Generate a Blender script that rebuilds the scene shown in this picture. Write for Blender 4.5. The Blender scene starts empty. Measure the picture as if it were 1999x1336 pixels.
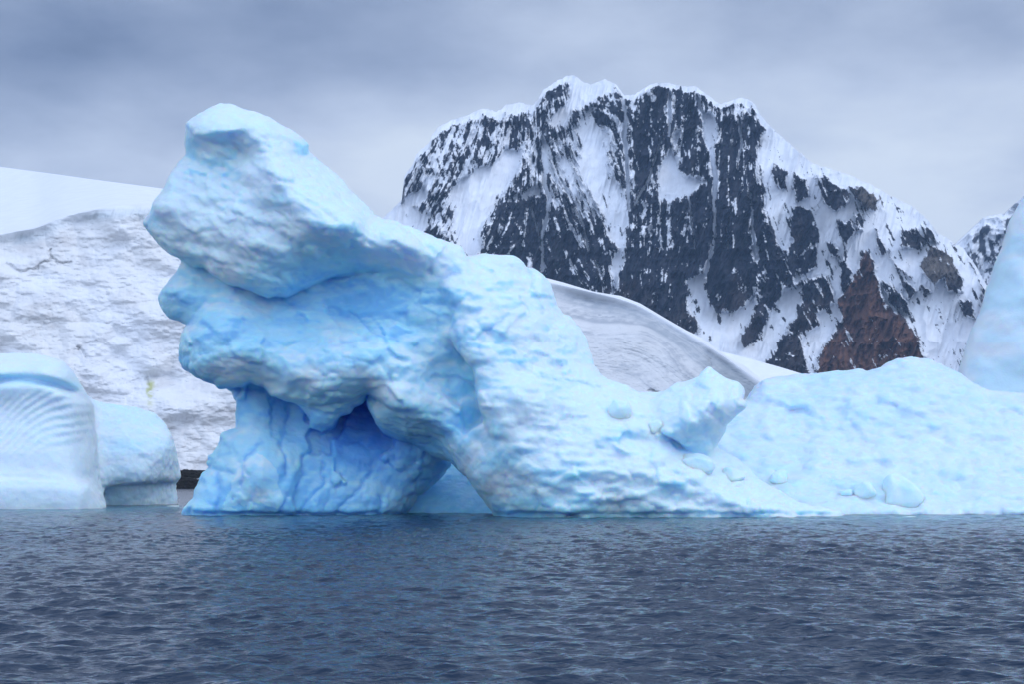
import bpy, math, time
import numpy as np
import openvdb

T0 = time.time()
rng = np.random.default_rng(7)
sc = bpy.context.scene
COL = sc.collection
R = math.radians

# ------------------------------------------------------------------ camera
F, CX, HOR, H = 2776.0, 999.5, 938.0, 2.6        # focal length (px of a 1999 px wide frame), centre, horizon row, eye height
cam = bpy.data.cameras.new("camera")
cam.sensor_width = 36.0
cam.lens = F / 1999 * 36
cam.shift_y = (HOR - 668.0) / 1999
cam.clip_start = 0.1
cam.clip_end = 60000
camo = bpy.data.objects.new("camera", cam)
camo.location = (0, 0, H)
camo.rotation_euler = (R(90), 0, 0)
COL.objects.link(camo)
sc.camera = camo

def world_pt(px, py, Y):
    return (px - CX) / F * Y, Y, H + (HOR - py) / F * Y

# ------------------------------------------------------------------ noise
_TAB = {}
def _tab(seed):
    if seed not in _TAB:
        _TAB[seed] = np.random.default_rng(1000 + seed).uniform(-1, 1, (64, 64, 64)).astype(np.float32)
    return _TAB[seed]

def vnoise(x, y, z, seed=0):
    t = _tab(seed)
    x = np.asarray(x, np.float32); y = np.asarray(y, np.float32); z = np.asarray(z, np.float32)
    x, y, z = np.broadcast_arrays(x, y, z)
    fx, fy, fz = np.floor(x), np.floor(y), np.floor(z)
    ix, iy, iz = fx.astype(np.int32) & 63, fy.astype(np.int32) & 63, fz.astype(np.int32) & 63
    ax, ay, az = x - fx, y - fy, z - fz
    ax = ax * ax * ax * (ax * (ax * 6 - 15) + 10); ay = ay * ay * ay * (ay * (ay * 6 - 15) + 10); az = az * az * az * (az * (az * 6 - 15) + 10)
    jx, jy, jz = (ix + 1) & 63, (iy + 1) & 63, (iz + 1) & 63
    c00 = t[ix, iy, iz] * (1 - ax) + t[jx, iy, iz] * ax
    c10 = t[ix, jy, iz] * (1 - ax) + t[jx, jy, iz] * ax
    c01 = t[ix, iy, jz] * (1 - ax) + t[jx, iy, jz] * ax
    c11 = t[ix, jy, jz] * (1 - ax) + t[jx, jy, jz] * ax
    c0 = c00 * (1 - ay) + c10 * ay
    c1 = c01 * (1 - ay) + c11 * ay
    return c0 * (1 - az) + c1 * az

def fbm(x, y, z=0.0, oct=4, gain=0.5, seed=0, mode=""):
    s, a, n = 0.0, 1.0, 0.0
    for o in range(oct):
        k = 2.03 ** o
        v = vnoise(x * k + 17.3 * o, y * k + 5.1 * o, z * k + 9.7 * o, seed + o)
        if mode == "ridge": v = 1 - 2 * np.abs(v) ** 0.8
        if mode == "billow": v = 2 * np.abs(v) - 1
        s = s + a * v; n += a; a *= gain
    return s / n

def worley(x, y, z, seed=0):
    """F1 and F2 distances and a random value per cell."""
    t1, t2, t3, t4 = _tab(seed), _tab(seed + 1), _tab(seed + 2), _tab(seed + 3)
    fx, fy, fz = np.floor(x).astype(np.int32), np.floor(y).astype(np.int32), np.floor(z).astype(np.int32)
    f1 = np.full(x.shape, 9.0, np.float32); f2 = f1.copy(); cid = np.zeros(x.shape, np.float32)
    for i in (-1, 0, 1):
        for j in (-1, 0, 1):
            for k in (-1, 0, 1):
                cx, cy, cz = fx + i, fy + j, fz + k
                m = (cx & 63, cy & 63, cz & 63)
                d = (cx + .5 + .45 * t1[m] - x) ** 2 + (cy + .5 + .45 * t2[m] - y) ** 2 + (cz + .5 + .45 * t3[m] - z) ** 2
                closer = d < f1
                f2 = np.where(closer, f1, np.minimum(f2, d))
                cid = np.where(closer, t4[m], cid)
                f1 = np.where(closer, d, f1)
    return np.sqrt(f1), np.sqrt(f2), cid

def smooth(a, b, x):
    t = np.clip((x - a) / (b - a), 0, 1)
    return t * t * (3 - 2 * t)

def lerp(a, b, t): return a + (b - a) * t
def mixc(c0, c1, t): return np.asarray(c0) * (1 - t[..., None]) + np.asarray(c1) * t[..., None]

# ------------------------------------------------------------------ traced shapes
def poly_sdf(px, py, poly):
    """signed distance (px) to a closed outline, negative inside"""
    P = np.asarray(poly, np.float32)
    d = np.full(px.shape, 1e9, np.float32); ins = np.zeros(px.shape, bool)
    for (ax, ay), (bx, by) in zip(P, np.roll(P, -1, 0)):
        ex, ey = bx - ax, by - ay
        wx, wy = px - ax, py - ay
        t = np.clip((wx * ex + wy * ey) / (ex * ex + ey * ey + 1e-9), 0, 1)
        d = np.minimum(d, (wx - ex * t) ** 2 + (wy - ey * t) ** 2)
        c = ((ay <= py) & (by > py)) | ((by <= py) & (ay > py))
        if ey != 0:
            ins ^= c & (px < ax + (py - ay) / ey * ex)
    d = np.sqrt(d)
    return np.where(ins, -d, d)

def line_dist(px, py, pts):
    d = np.full(px.shape, 1e9, np.float32)
    for (ax, ay), (bx, by) in zip(pts[:-1], pts[1:]):
        ex, ey = bx - ax, by - ay
        t = np.clip(((px - ax) * ex + (py - ay) * ey) / (ex * ex + ey * ey + 1e-9), 0, 1)
        d = np.minimum(d, (px - ax - ex * t) ** 2 + (py - ay - ey * t) ** 2)
    return np.sqrt(d)

def tps(pts, lam=0.02):
    """thin plate surface through (px, py, depth)"""
    P = np.asarray(pts, float); q = P[:, :2] / 100
    n = len(q)
    def U(r2): return r2 * np.log(r2 + 1e-9) * 0.5
    r2 = ((q[:, None] - q[None]) ** 2).sum(-1)
    A = np.zeros((n + 3, n + 3)); A[:n, :n] = U(r2) + lam * np.eye(n); A[:n, n] = 1; A[:n, n + 1:] = q
    A[n:, :n] = A[:n, n:].T
    w = np.linalg.solve(A, np.r_[P[:, 2], 0, 0, 0])
    lo, hi = P[:, 2].min() - 1.0, P[:, 2].max() + 1.5
    def ev(px, py):
        x, y = px / 100, py / 100
        s = w[n] + w[n + 1] * x + w[n + 2] * y
        for i in range(n):
            s = s + w[i] * U((x - q[i, 0]) ** 2 + (y - q[i, 1]) ** 2)
        return np.clip(s, lo, hi)
    return ev

# ------------------------------------------------------------------ meshes
def link_mesh(name, V, faces, mat, col=None, parent=None):
    me = bpy.data.meshes.new(name)
    V = np.asarray(V, np.float32); faces = np.asarray(faces, np.int32)
    n, k = faces.shape
    me.vertices.add(len(V)); me.vertices.foreach_set("co", V.ravel())
    me.loops.add(n * k); me.loops.foreach_set("vertex_index", faces.ravel())
    me.polygons.add(n)
    me.polygons.foreach_set("loop_start", np.arange(0, n * k, k, dtype=np.int32))
    me.polygons.foreach_set("use_smooth", np.ones(n, bool))
    me.update(calc_edges=True)
    if col is not None:
        a = me.attributes.new("col", "FLOAT_COLOR", "POINT")
        a.data.foreach_set("color", np.c_[col, np.ones(len(V))].astype(np.float32).ravel())
    me.materials.append(mat)
    o = bpy.data.objects.new(name, me); COL.objects.link(o)
    if parent: o.parent = parent
    return o

def tag(o, label=None, cat=None, group=None, kind=None):
    if label: o["label"] = label
    if cat: o["category"] = cat
    if group: o["group"] = group
    if kind: o["kind"] = kind
    return o

def grid_faces(nu, nv, flip=False):
    i = np.arange((nu - 1) * (nv - 1)); u, v = i // (nv - 1), i % (nv - 1)
    a = u * nv + v; f = np.c_[a, a + nv, a + nv + 1, a + 1]
    return f[:, ::-1] if flip else f

def vert_normals(V, faces):
    n = np.cross(V[faces[:, 2]] - V[faces[:, 0]], V[faces[:, 3]] - V[faces[:, 1]])
    N = np.zeros_like(V)
    for k in range(4):
        for c in range(3):
            N[:, c] += np.bincount(faces[:, k], n[:, c], len(V))
    return N / (np.linalg.norm(N, axis=1, keepdims=True) + 1e-12)

def blur(a, axis, k):
    for _ in range(k):
        p = np.concatenate([a.take([0], axis), a, a.take([-1], axis)], axis)
        n = a.shape[axis]
        a = 0.25 * p.take(np.arange(0, n), axis) + 0.5 * p.take(np.arange(1, n + 1), axis) + 0.25 * p.take(np.arange(2, n + 2), axis)
    return a

def carve(layers, D0, box, vox, yr, k=0.35, nblur=1, seed=0):
    """Solid from overlapping layers.  Every layer: outline, front depth points, back depth, edge rounding.
    Returns vertices in metres, faces, normals, the (px, py) of every vertex and its depth."""
    s = D0 / F
    x0, x1, y0_, y1_ = box                                  # px box
    nx = int((x1 - x0) * s / vox); nz = int((y1_ - y0_) * s / vox); ny = int((yr[1] - yr[0]) / vox)
    px = np.linspace(x0, x1, nx, dtype=np.float32); py = np.linspace(y1_, y0_, nz, dtype=np.float32)
    yy = np.linspace(yr[0], yr[1], ny, dtype=np.float32)
    PX, PY = np.meshgrid(px, py, indexing="ij")
    vol = np.full((nx, ny, nz), 1.2, np.float32)
    for L in layers:
        P = np.asarray(L["poly"], float); m = 14
        ia, ib = np.searchsorted(px, [P[:, 0].min() - m, P[:, 0].max() + m])
        ja, jb = nz - np.searchsorted(py[::-1], [P[:, 1].max() + m, P[:, 1].min() - m])
        ia, ja = max(ia, 0), max(ja, 0)
        X, Z = PX[ia:ib, ja:jb], PY[ia:ib, ja:jb]
        if X.size == 0: continue
        wa = L.get("warp", 4.0); sd = seed + L.get("seed", 0)
        wx = X + wa * fbm(X / 38, Z / 38, 0.3, 3, 0.6, sd); wz = Z + wa * fbm(X / 38, Z / 38, 7.7, 3, 0.6, sd + 3)
        d2 = poly_sdf(wx, wz, L["poly"]) * s
        f = L["f"](X, Z).astype(np.float32)
        for pts, w, dep in L.get("cracks", ()):
            jx, jz = X + 6 * fbm(X / 14, Z / 14, 1.1, 3, .6, sd + 5), Z + 6 * fbm(X / 14, Z / 14, 4.1, 3, .6, sd + 6)
            f = f + dep * .28 * np.exp(-(line_dist(jx, jz, pts) / (w * .6)) ** 1.5)
        if "rough" in L: f = f + L["rough"](X, Z)
        r = L.get("r", 1.0)
        e = np.clip(1 + d2 / r, 0, 1)                       # 1 at the outline, 0 inside
        rise = r * (1 - np.sqrt(np.clip(1 - e * e, 0, 1)))
        f = f + L.get("rk", 1.0) * rise
        b = L["back"] - rise * 1.5 if np.isscalar(L["back"]) else L["back"](X, Z) - rise * 1.5
        gx, gz = np.gradient(f, vox)
        g = np.sqrt(1 + np.clip(gx * gx + gz * gz, 0, 9))
        v = np.maximum((f / g)[:, None, :] - yy[None, :, None] / g[:, None, :], yy[None, :, None] - b[:, None, :])
        v = np.maximum(v, d2[:, None, :])
        o = vol[ia:ib, :, ja:jb]
        kk = L.get("k", k)
        h = np.clip(kk - np.abs(o - v), 0, None) / kk
        vol[ia:ib, :, ja:jb] = np.minimum(o, v) - h * h * kk * 0.25
    for ax in range(3): vol = blur(vol, ax, nblur)
    np.clip(vol, -1.2, 1.2, out=vol)
    vol[0] = vol[-1] = 1.2; vol[:, 0] = vol[:, -1] = 1.2; vol[:, :, 0] = vol[:, :, -1] = 1.2
    g = openvdb.FloatGrid(background=1.2); g.copyFromArray(vol, tolerance=0.0)
    p, _, q = g.convertToPolygons(isovalue=0.0, adaptivity=0.0)
    p = np.array(p, np.float64); q = np.array(q, np.int64)
    vpx = x0 + (x1 - x0) * p[:, 0] / (nx - 1); vpy = y1_ + (y0_ - y1_) * p[:, 2] / (nz - 1); d = yr[0] + (yr[1] - yr[0]) * p[:, 1] / (ny - 1)
    V = np.stack(world_pt(vpx, vpy, D0 + d), 1)
    N = vert_normals(V, q)
    # outward = towards growing distance
    ip = np.clip(np.round(p + 0).astype(int), 1, np.array(vol.shape) - 2)
    G = np.stack([vol[ip[:, 0] + 1, ip[:, 1], ip[:, 2]] - vol[ip[:, 0] - 1, ip[:, 1], ip[:, 2]],
                  vol[ip[:, 0], ip[:, 1] + 1, ip[:, 2]] - vol[ip[:, 0], ip[:, 1] - 1, ip[:, 2]],
                  vol[ip[:, 0], ip[:, 1], ip[:, 2] + 1] - vol[ip[:, 0], ip[:, 1], ip[:, 2] - 1]], 1)
    if (G * N).sum() < 0:
        q = q[:, ::-1]; N = -N
    return V, q, N, vpx, vpy, d

# ------------------------------------------------------------------ materials
def new_mat(name):
    m = bpy.data.materials.new(name); m.use_nodes = True
    nt = m.node_tree; nt.nodes.clear()
    return m, nt, nt.nodes, nt.links

def attr_mat(name, rough=0.6, sss=0.0, radius=(.2, .5, .9), scale=1.0, bump=(), vary=0.0, vary_scale=1.0, spec=0.3):
    m, nt, N, L = new_mat(name)
    out = N.new("ShaderNodeOutputMaterial"); b = N.new("ShaderNodeBsdfPrincipled"); L.new(b.outputs[0], out.inputs[0])
    at = N.new("ShaderNodeAttribute"); at.attribute_name = "col"
    tc = N.new("ShaderNodeTexCoord")
    colour = at.outputs["Color"]
    if vary:
        nz = N.new("ShaderNodeTexNoise"); nz.inputs["Scale"].default_value = vary_scale; nz.inputs["Detail"].default_value = 5
        L.new(tc.outputs["Object"], nz.inputs["Vector"])
        mr = N.new("ShaderNodeMapRange"); mr.inputs["From Min"].default_value = .3; mr.inputs["From Max"].default_value = .7
        mr.inputs["To Min"].default_value = 1 - vary; mr.inputs["To Max"].default_value = 1 + vary * .6
        L.new(nz.outputs["Fac"], mr.inputs["Value"])
        mx = N.new("ShaderNodeVectorMath"); mx.operation = "SCALE"
        L.new(at.outputs["Color"], mx.inputs[0]); L.new(mr.outputs[0], mx.inputs["Scale"])
        colour = mx.outputs[0]
    L.new(colour, b.inputs["Base Color"])
    b.inputs["Roughness"].default_value = rough
    b.inputs["Specular IOR Level"].default_value = spec
    b.inputs["Subsurface Weight"].default_value = sss
    b.inputs["Subsurface Radius"].default_value = radius
    b.inputs["Subsurface Scale"].default_value = scale
    prev = None
    for sc_, dist, det in bump:
        nz = N.new("ShaderNodeTexNoise"); nz.inputs["Scale"].default_value = sc_; nz.inputs["Detail"].default_value = det
        nz.inputs["Roughness"].default_value = .6
        L.new(tc.outputs["Object"], nz.inputs["Vector"])
        bp = N.new("ShaderNodeBump"); bp.inputs["Distance"].default_value = dist; bp.inputs["Strength"].default_value = 1
        L.new(nz.outputs["Fac"], bp.inputs["Height"])
        if prev: L.new(prev.outputs[0], bp.inputs["Normal"])
        prev = bp
    if prev: L.new(prev.outputs[0], b.inputs["Normal"])
    return m

ICE = attr_mat("glacial_ice", rough=.45, sss=.8, radius=(.15, .6, 1.3), scale=.9, bump=((1.0, .10, 7), (6, .025, 4)), vary=.03, vary_scale=.8)
FAR_ICE = attr_mat("wind_smoothed_ice", rough=.5, sss=.6, radius=(.25, .75, 1.5), scale=1.0, bump=((2.5, .06, 4),), vary=.02, vary_scale=.6)
GLACIER = attr_mat("dirty_glacier_ice", rough=.7, bump=((.5, .12, 5),), vary=.05, vary_scale=.15)
ROCKSNOW = attr_mat("rock_and_snow", rough=.8, bump=((.06, .9, 6),), vary=.10, vary_scale=.05, spec=.2)
ROCK = attr_mat("shore_rock", rough=.8, bump=((.8, .3, 5),), vary=.3, vary_scale=.5, spec=.3)

WHITE = np.array((.68, .84, .925)); PALE = np.array((.43, .765, .94)); BLUE = np.array((.165, .52, .88)); DEEP = np.array((.035, .23, .74))
SNOW = np.array((.82, .845, .89))

HAZE = 5.5e-5
BANKS = [(150, 60, 600, 170, -.28), (760, 80, 420, 110, -.13), (1950, 60, 420, 160, -.02), (250, 310, 500, 90, -.05), (1250, 60, 260, 90, .04), (740, 330, 300, 130, .36), (1720, 350, 400, 160, .36), (1250, 200, 500, 60, .10), (980, 70, 250, 90, .08)]
OVERHEAD, BEHIND, SUN, SUNY, EXPOSURE = .25, 1.45, .75, -.45, -0.09
# ------------------------------------------------------------------ main iceberg
HEAD = [(279,437),(290,418),(302,394),(321,370),(330,346),(350,316),(362,304),(361,268),(370,253),(369,242),(389,229),(410,218),(431,209),(452,208),(476,217),(500,223),(524,232),(545,247),(578,265),(599,282),(600,291),(620,311),(659,346),(680,370),(710,397),(728,421),(746,433),(770,437),(800,455),(818,469),(830,485),(850,500),(830,540),(760,545),(700,535),(647,541),(605,556),(560,580),(538,574),(524,580),(509,575),(488,565),(467,558),(440,551),(416,539),(398,521),(380,521),(353,505),(332,495),(314,480),(299,462)]
head_f = tps([(285,437,2.2),(320,395,.8),(330,480,1.0),(362,300,2.6),(365,255,1.6),(440,213,2.4),(490,262,-.6),(545,335,-1.6),(600,378,-2.4),(690,430,-3.0),(760,470,-2.2),(830,495,-.5),
   (400,400,.1),(450,450,-.9),(400,505,.4),(520,545,.0),(500,480,-1.3),(590,460,-1.9),(640,505,.6),(600,540,1.2),(700,500,.9),(760,515,1.0),(560,565,.6),(820,530,1.0),
   (599,300,3.6),(650,350,3.2),(700,395,2.8),(730,425,2.4),(650,385,-.6),(440,318,1.2),(465,296,1.6),(400,285,1.3),(400,345,.8),(480,320,.3),
   (385,248,.2),(430,243,-.3),(480,243,.2),(540,262,1.2),(590,283,3.0),(330,440,.8),(545,420,-1.2),(480,380,-.6)])
BODY = [(359,508),(347,529),(329,550),(317,565),(310,580),(314,600),(322,610),(330,621),(348,624),(365,634),(362,642),(356,657),(353,677),(353,701),(359,720),(381,734),(405,746),(419,750),(428,761),(441,759),(472,757),(490,748),(514,757),(532,774),(563,785),(587,793),(603,796),(628,792),(655,786),(690,780),(717,770),(740,784),(769,803),(811,804),(840,815),(861,829),(882,858),(890,878),(930,900),(960,850),(960,600),(900,480),(760,430),(500,430),(400,480)]
body_f = tps([(360,520,4.0),(330,570,3.6),(316,590,4.4),(345,612,3.6),(366,625,3.2),(375,650,1.6),(356,690,2.6),(400,640,1.2),(450,560,3.2),(450,600,1.8),(520,600,3.2),(450,680,.2),(430,735,1.2),(380,720,1.6),(500,740,1.2),(540,690,.1),(560,770,.8),(600,785,1.3),(620,700,.0),
   (600,620,2.6),(660,605,3.0),(740,560,2.2),(700,640,1.6),(770,650,1.2),(640,750,-.2),(700,700,-.6),(760,700,-.5),(717,768,.6),(690,775,.8),(769,790,-.6),(800,740,.4),(820,790,-.2),(850,740,1.4),(870,650,.6),(850,600,1.2),(900,700,2.0),(910,780,2.2),(860,820,.4),(885,865,.2),(920,830,2.4),(820,520,1.6),(900,560,1.0)])
CEIL = [(560,760),(590,800),(604,818),(606,838),(628,846),(650,834),(661,813),(684,807),(690,794),(705,786),(717,771),(717,789),(724,804),(737,830),(750,847),(786,860),(819,870),(834,878),(844,890),(865,898),(890,902),(905,880),(900,800),(800,720),(640,720)]
ceil_f = tps([(570,790,2.6),(600,800,3.0),(620,835,3.4),(650,830,3.8),(640,800,2.8),(684,800,3.4),(717,772,4.2),(700,770,2.6),(730,815,2.6),(750,845,4.6),(770,815,1.4),(800,830,1.6),(786,858,4.8),(819,868,5.0),(844,888,5.2),(850,840,1.8),(870,865,2.4),(868,896,4.6),(890,900,3.4),(885,870,1.4)])
LEG = [(437,756),(451,765),(457,780),(463,785),(462,836),(453,839),(432,849),(429,872),(418,885),(403,890),(409,896),(403,905),(411,911),(403,922),(395,925),(389,934),(388,947),(382,958),(379,973),(369,981),(358,997),(355,1012),(350,1040),(780,1040),(788,1009),(807,978),(819,968),(849,945),(861,929),(876,910),(880,903),(863,880),(860,800),(700,720),(480,720)]
leg_f = tps([(445,770,5.4),(470,800,5.0),(520,800,5.6),(480,850,4.2),(440,865,4.2),(415,905,4.4),(400,940,4.0),(370,995,3.4),(420,1000,3.0),(460,890,3.6),(500,880,3.0),(520,940,2.4),(480,960,2.6),(490,1000,3.2),(560,820,6.6),(600,860,5.6),(650,850,6.6),(700,830,8.0),(690,800,8.4),(740,830,8.2),(780,880,7.6),(840,890,7.6),(600,930,4.4),(600,1000,3.8),(680,930,5.2),(680,1000,4.8),(750,940,6.2),(750,1000,6.0),(830,940,8.2),(860,915,8.6),(800,975,8.0),(785,1004,7.6),(350,1030,3.4),(780,1035,7.6),(550,1035,3.4)])
ARCH = [(740,1040),(770,960),(820,905),(870,888),(905,888),(960,940),(1000,1040)]
arch_f = tps([(750,1030,11.2),(800,990,11.4),(870,895,15.5),(850,950,12.8),(900,900,15.2),(930,960,12.2),(900,990,10.6),(870,1000,10.8),(960,1005,10.2),(900,1035,10.2),(990,1035,10.0)])
SHIN = [(886,872),(905,850),(940,830),(985,860),(1040,950),(1080,1040),(975,1040),(970,1012),(962,1003),(949,985),(935,966),(922,950),(911,933),(897,920),(892,908),(890,890)]
shin_f = tps([(890,880,.6),(900,870,-.4),(930,860,-.8),(960,880,-2.2),(893,905,1.6),(912,930,1.0),(930,930,-.8),(945,975,.6),(960,960,-1.0),(975,1008,.2),(980,940,-1.6),(1010,985,-1.8),(1020,1020,-1.4),(1060,1020,-2.2),(975,1035,.4)])
FLANK = [(815,505),(842,497),(860,491),(890,496),(914,500),(947,493),(971,499),(1004,500),(1019,511),(1028,523),(1043,524),(1061,539),(1073,554),(1082,580),(1088,599),(1097,615),(1112,619),(1130,640),(1145,664),(1154,694),(1156,712),(1169,733),(1205,751),(1243,765),(1269,767),(1294,764),(1310,790),(1300,830),(1320,885),(1333,904),(1358,927),(1376,944),(1409,953),(1450,968),(1473,978),(1511,982),(1540,994),(1555,1006),(1580,1040),(1065,1040),(1058,1003),(1048,977),(1029,954),(1004,929),(987,899),(974,876),(953,846),(947,828),(939,799),(931,775),(929,745),(925,718),(911,703),(890,682),(880,655),(884,628),(872,590),(850,560)]
flank_f = tps([(890,680,-1.4),(884,628,-.6),(872,590,.2),(925,722,-2.2),(931,775,-2.8),(953,845,-3.0),(1000,925,-2.9),(1055,1000,-2.6),(850,505,2.0),(900,505,2.6),(950,500,3.4),(1004,505,3.6),(1073,558,4.2),(1110,625,4.2),(1150,690,4.2),(1205,755,3.6),(1270,770,3.6),
   (870,545,.8),(900,560,.0),(960,560,.8),(980,600,-.2),(1040,620,1.2),(940,650,-1.4),(1000,700,-1.6),(1060,680,.6),(1100,700,1.4),(1080,760,-1.2),(1000,800,-3.2),(1100,850,-2.6),(1160,800,-.4),(1200,820,-1.0),(1264,830,-.6),(1240,790,1.0),(1315,885,-1.6),(1376,945,-2.3),(1472,980,-2.6),(1540,996,-2.6),
   (1040,900,-3.4),(1100,940,-3.6),(1100,1010,-3.2),(1200,900,-3.0),(1200,960,-3.2),(1200,1010,-2.6),(1300,930,-2.8),(1300,970,-2.6),(1300,1010,-2.6),(1450,1004,-2.6),(1300,1035,-2.6),(1550,1035,-2.5)])
BLOCK = [(1285,775),(1307,759),(1320,749),(1350,744),(1366,737),(1371,728),(1383,717),(1397,727),(1417,741),(1442,747),(1452,759),(1451,774),(1447,782),(1457,786),(1455,798),(1437,811),(1417,830),(1414,844),(1397,873),(1388,887),(1366,889),(1345,880),(1322,862),(1300,850),(1270,830),(1262,790)]
block_f = tps([(1275,800,1.4),(1320,752,2.6),(1383,722,2.2),(1450,765,2.0),(1360,760,1.0),(1300,810,.0),(1322,852,-1.4),(1355,828,-1.9),(1394,800,-1.6),(1405,785,-1.2),(1430,800,-.2),(1455,790,.6),(1350,865,.0),(1385,880,1.0),(1400,850,.8),(1375,840,-.4),(1415,835,1.0)])
TAIL = [(1250,780),(1300,800),(1390,870),(1440,900),(1500,950),(1560,985),(1640,1000),(1680,1040),(1200,1040),(1200,800)]
tail_f = tps([(1260,800,2.8),(1320,870,.6),(1390,880,2.2),(1350,900,-.6),(1420,920,1.4),(1400,945,-1.2),(1500,970,-.2),(1480,985,-1.4),(1580,1000,.4),(1550,1035,-1.0),(1650,1035,.6)])
CAPE = [(369,243),(389,229),(410,218),(431,209),(452,208),(476,217),(500,223),(524,232),(545,247),(578,265),(599,282),(596,291),(570,284),(535,270),(505,258),(470,252),(440,258),(405,262),(378,262)]
cape_f = tps([(375,250,.4),(430,240,-.4),(430,212,1.6),(480,240,.0),(500,225,1.6),(540,258,.9),(590,284,2.6),(590,276,3.2)])

def rough_face(amp, sx, sz, seed, mode="", oct=4):
    return lambda X, Z: (amp * fbm(X / sx, Z / sz, .5, oct, .55, seed, mode)).astype(np.float32)
def slant(amp, sx, sz, ang, seed, mode="", oct=4):
    c, s = math.cos(R(ang)), math.sin(R(ang))
    return lambda X, Z: (amp * fbm((X * c + Z * s) / sx, (-X * s + Z * c) / sz, .5, oct, .55, seed, mode)).astype(np.float32)
def slabs(amp, s_, asp, ang, sd):
    # blocks left by brittle breakage: every cell sits a little further in or out and leans its own way
    c, n = math.cos(R(ang)), math.sin(R(ang))
    def ev(X, Z):
        u = ((X * c + Z * n) / s_ + .25 * fbm(X / 30, Z / 30, .1, 3, .6, sd + 4)).astype(np.float32); v = ((-X * n + Z * c) / (s_ * asp) + .25 * fbm(X / 30, Z / 30, 5.1, 3, .6, sd + 5)).astype(np.float32)
        f1, f2, cid = worley(u, v, 0 * u + .5, sd)
        return (amp * cid + amp * .8 * cid * np.sin(u * 2.1 + 9 * cid) + amp * .12 * np.exp(-((f2 - f1) / .05) ** 2)).astype(np.float32)
    return ev
def notch(X, Z): return (.5 * smooth(998, 1004, Z + 4 * fbm(X / 22, 0 * X, .5, 3, .6, 99))).astype(np.float32)   # melted in by the waves
def add(*fs): return lambda X, Z: sum(f(X, Z) for f in fs)

LEG_CRACKS = [([(563,800),(556,830),(548,868),(556,890),(557,930)],5,1.0),([(510,862),(488,885),(475,905),(470,950)],5,.9),([(425,925),(428,960),(420,1010)],8,.9),([(560,968),(552,990),(540,1010)],4,.8),
   ([(633,905),(628,930),(635,942),(610,970),(595,985),(578,1010)],4,1.0),([(730,915),(705,950),(690,970),(672,980),(650,1010)],5,1.0),([(740,968),(745,985),(737,1010)],7,.9),([(590,900),(592,930),(580,950)],5,.8),([(403,912),(430,918),(455,925)],5,.6),([(470,905),(500,960),(485,985)],4,.5)]
BODY_CRACKS = [([(680,605),(700,620),(735,655),(760,660),(775,665)],4,.8),([(510,580),(560,592),(650,612),(690,622)],10,.7),([(367,632),(385,605),(400,585)],6,.6),([(720,660),(640,680)],4,.3),([(860,600),(850,660),(880,690)],5,.4)]
FLANK_CRACKS = [([(1055,735),(1085,742),(1110,745),(1160,752),(1172,757)],5,.9),([(845,540),(872,540),(900,530),(885,515)],5,.5),([(960,640),(985,618),(992,612)],5,.6),([(884,590),(886,640),(900,690)],6,.5),([(930,690),(945,665),(960,640)],4,.3),([(1000,690),(1015,715),(1050,740)],3,.35),([(1030,525),(1045,570),(1060,610)],5,.5),([(1180,775),(1210,800)],4,.3)]
BLOCK_CRACKS = [([(1300,856),(1325,880),(1345,888),(1385,890)],6,.8),([(1400,783),(1395,800),(1385,815)],4,.5)]
bil = lambda a, s, sd: rough_face(-a, s, s * .8, sd, "billow", 3)
main_layers = [
  dict(poly=HEAD, f=head_f, back=9.5, r=1.2, seed=1, rough=add(slant(.85, 80, 34, 32, 11), bil(.16, 34, 12), slant(.16, 34, 12, 25, 13), slabs(.14, 60, .5, 30, 14))),
  dict(poly=CAPE, f=cape_f, back=7.5, r=.9, seed=2, k=.6, rough=slant(.2, 30, 14, 20, 15)),
  dict(poly=BODY, f=lambda X, Z: body_f(X, Z) + 0 * X, back=lambda X, Z: 9 - 2.5 * smooth(820, 900, X) * smooth(700, 800, Z), r=1.5, seed=3, cracks=BODY_CRACKS, rough=add(rough_face(.7, 80, 50, 21), bil(.26, 48, 22), slant(.10, 26, 14, -10, 23), slabs(.2, 70, .6, 20, 24))),
  dict(poly=CEIL, f=ceil_f, back=9.0, r=.6, seed=4, rough=add(slant(.5, 50, 14, 25, 31), bil(.25, 25, 32))),
  dict(poly=LEG, f=leg_f, back=13.5, r=1.2, seed=5, cracks=LEG_CRACKS, warp=5, rough=add(slant(.3, 34, 70, 25, 41), bil(.2, 55, 42), slabs(.5, 78, 1.7, 24, 44), notch)),
  dict(poly=ARCH, f=arch_f, back=19., r=1.0, seed=6, rough=slant(.5, 60, 20, -25, 51)),
  dict(poly=SHIN, f=shin_f, back=8.0, r=.7, seed=7, k=.8, rough=add(slant(.35, 18, 60, 32, 61), bil(.2, 25, 62), notch)),
  dict(poly=FLANK, f=flank_f, back=lambda X, Z: 6.5 + 6.5 * smooth(1020, 1160, X) + 5 * smooth(760, 640, Z) * smooth(1160, 1020, X), r=1.2, seed=8, cracks=FLANK_CRACKS, rough=add(rough_face(.8, 75, 55, 71), bil(.28, 46, 72), slant(.22, 70, 14, 8, 73), slabs(.22, 60, .6, 15, 74), lambda X, Z: .9 * fbm(X / 60, Z / 22, 3.3, 3, .5, 76) * smooth(870, 930, Z) * smooth(1040, 1120, X), notch)),
  dict(poly=BLOCK, f=block_f, back=8.0, r=.45, seed=9, cracks=BLOCK_CRACKS, k=.25, warp=1.2, rough=add(bil(.15, 24, 81), rough_face(.2, 30, 20, 82), slabs(.22, 36, .7, 35, 84))),
  dict(poly=TAIL, f=tail_f, back=12., r=1.0, seed=10, rough=add(rough_face(.5, 40, 20, 91), bil(.45, 24, 92), notch)),
]
V, q, N, px, py, d = carve(main_layers, 100.0, (262, 1700, 192, 1048), 0.105, (-6.2, 20.5), k=.3, nblur=1)
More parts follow.
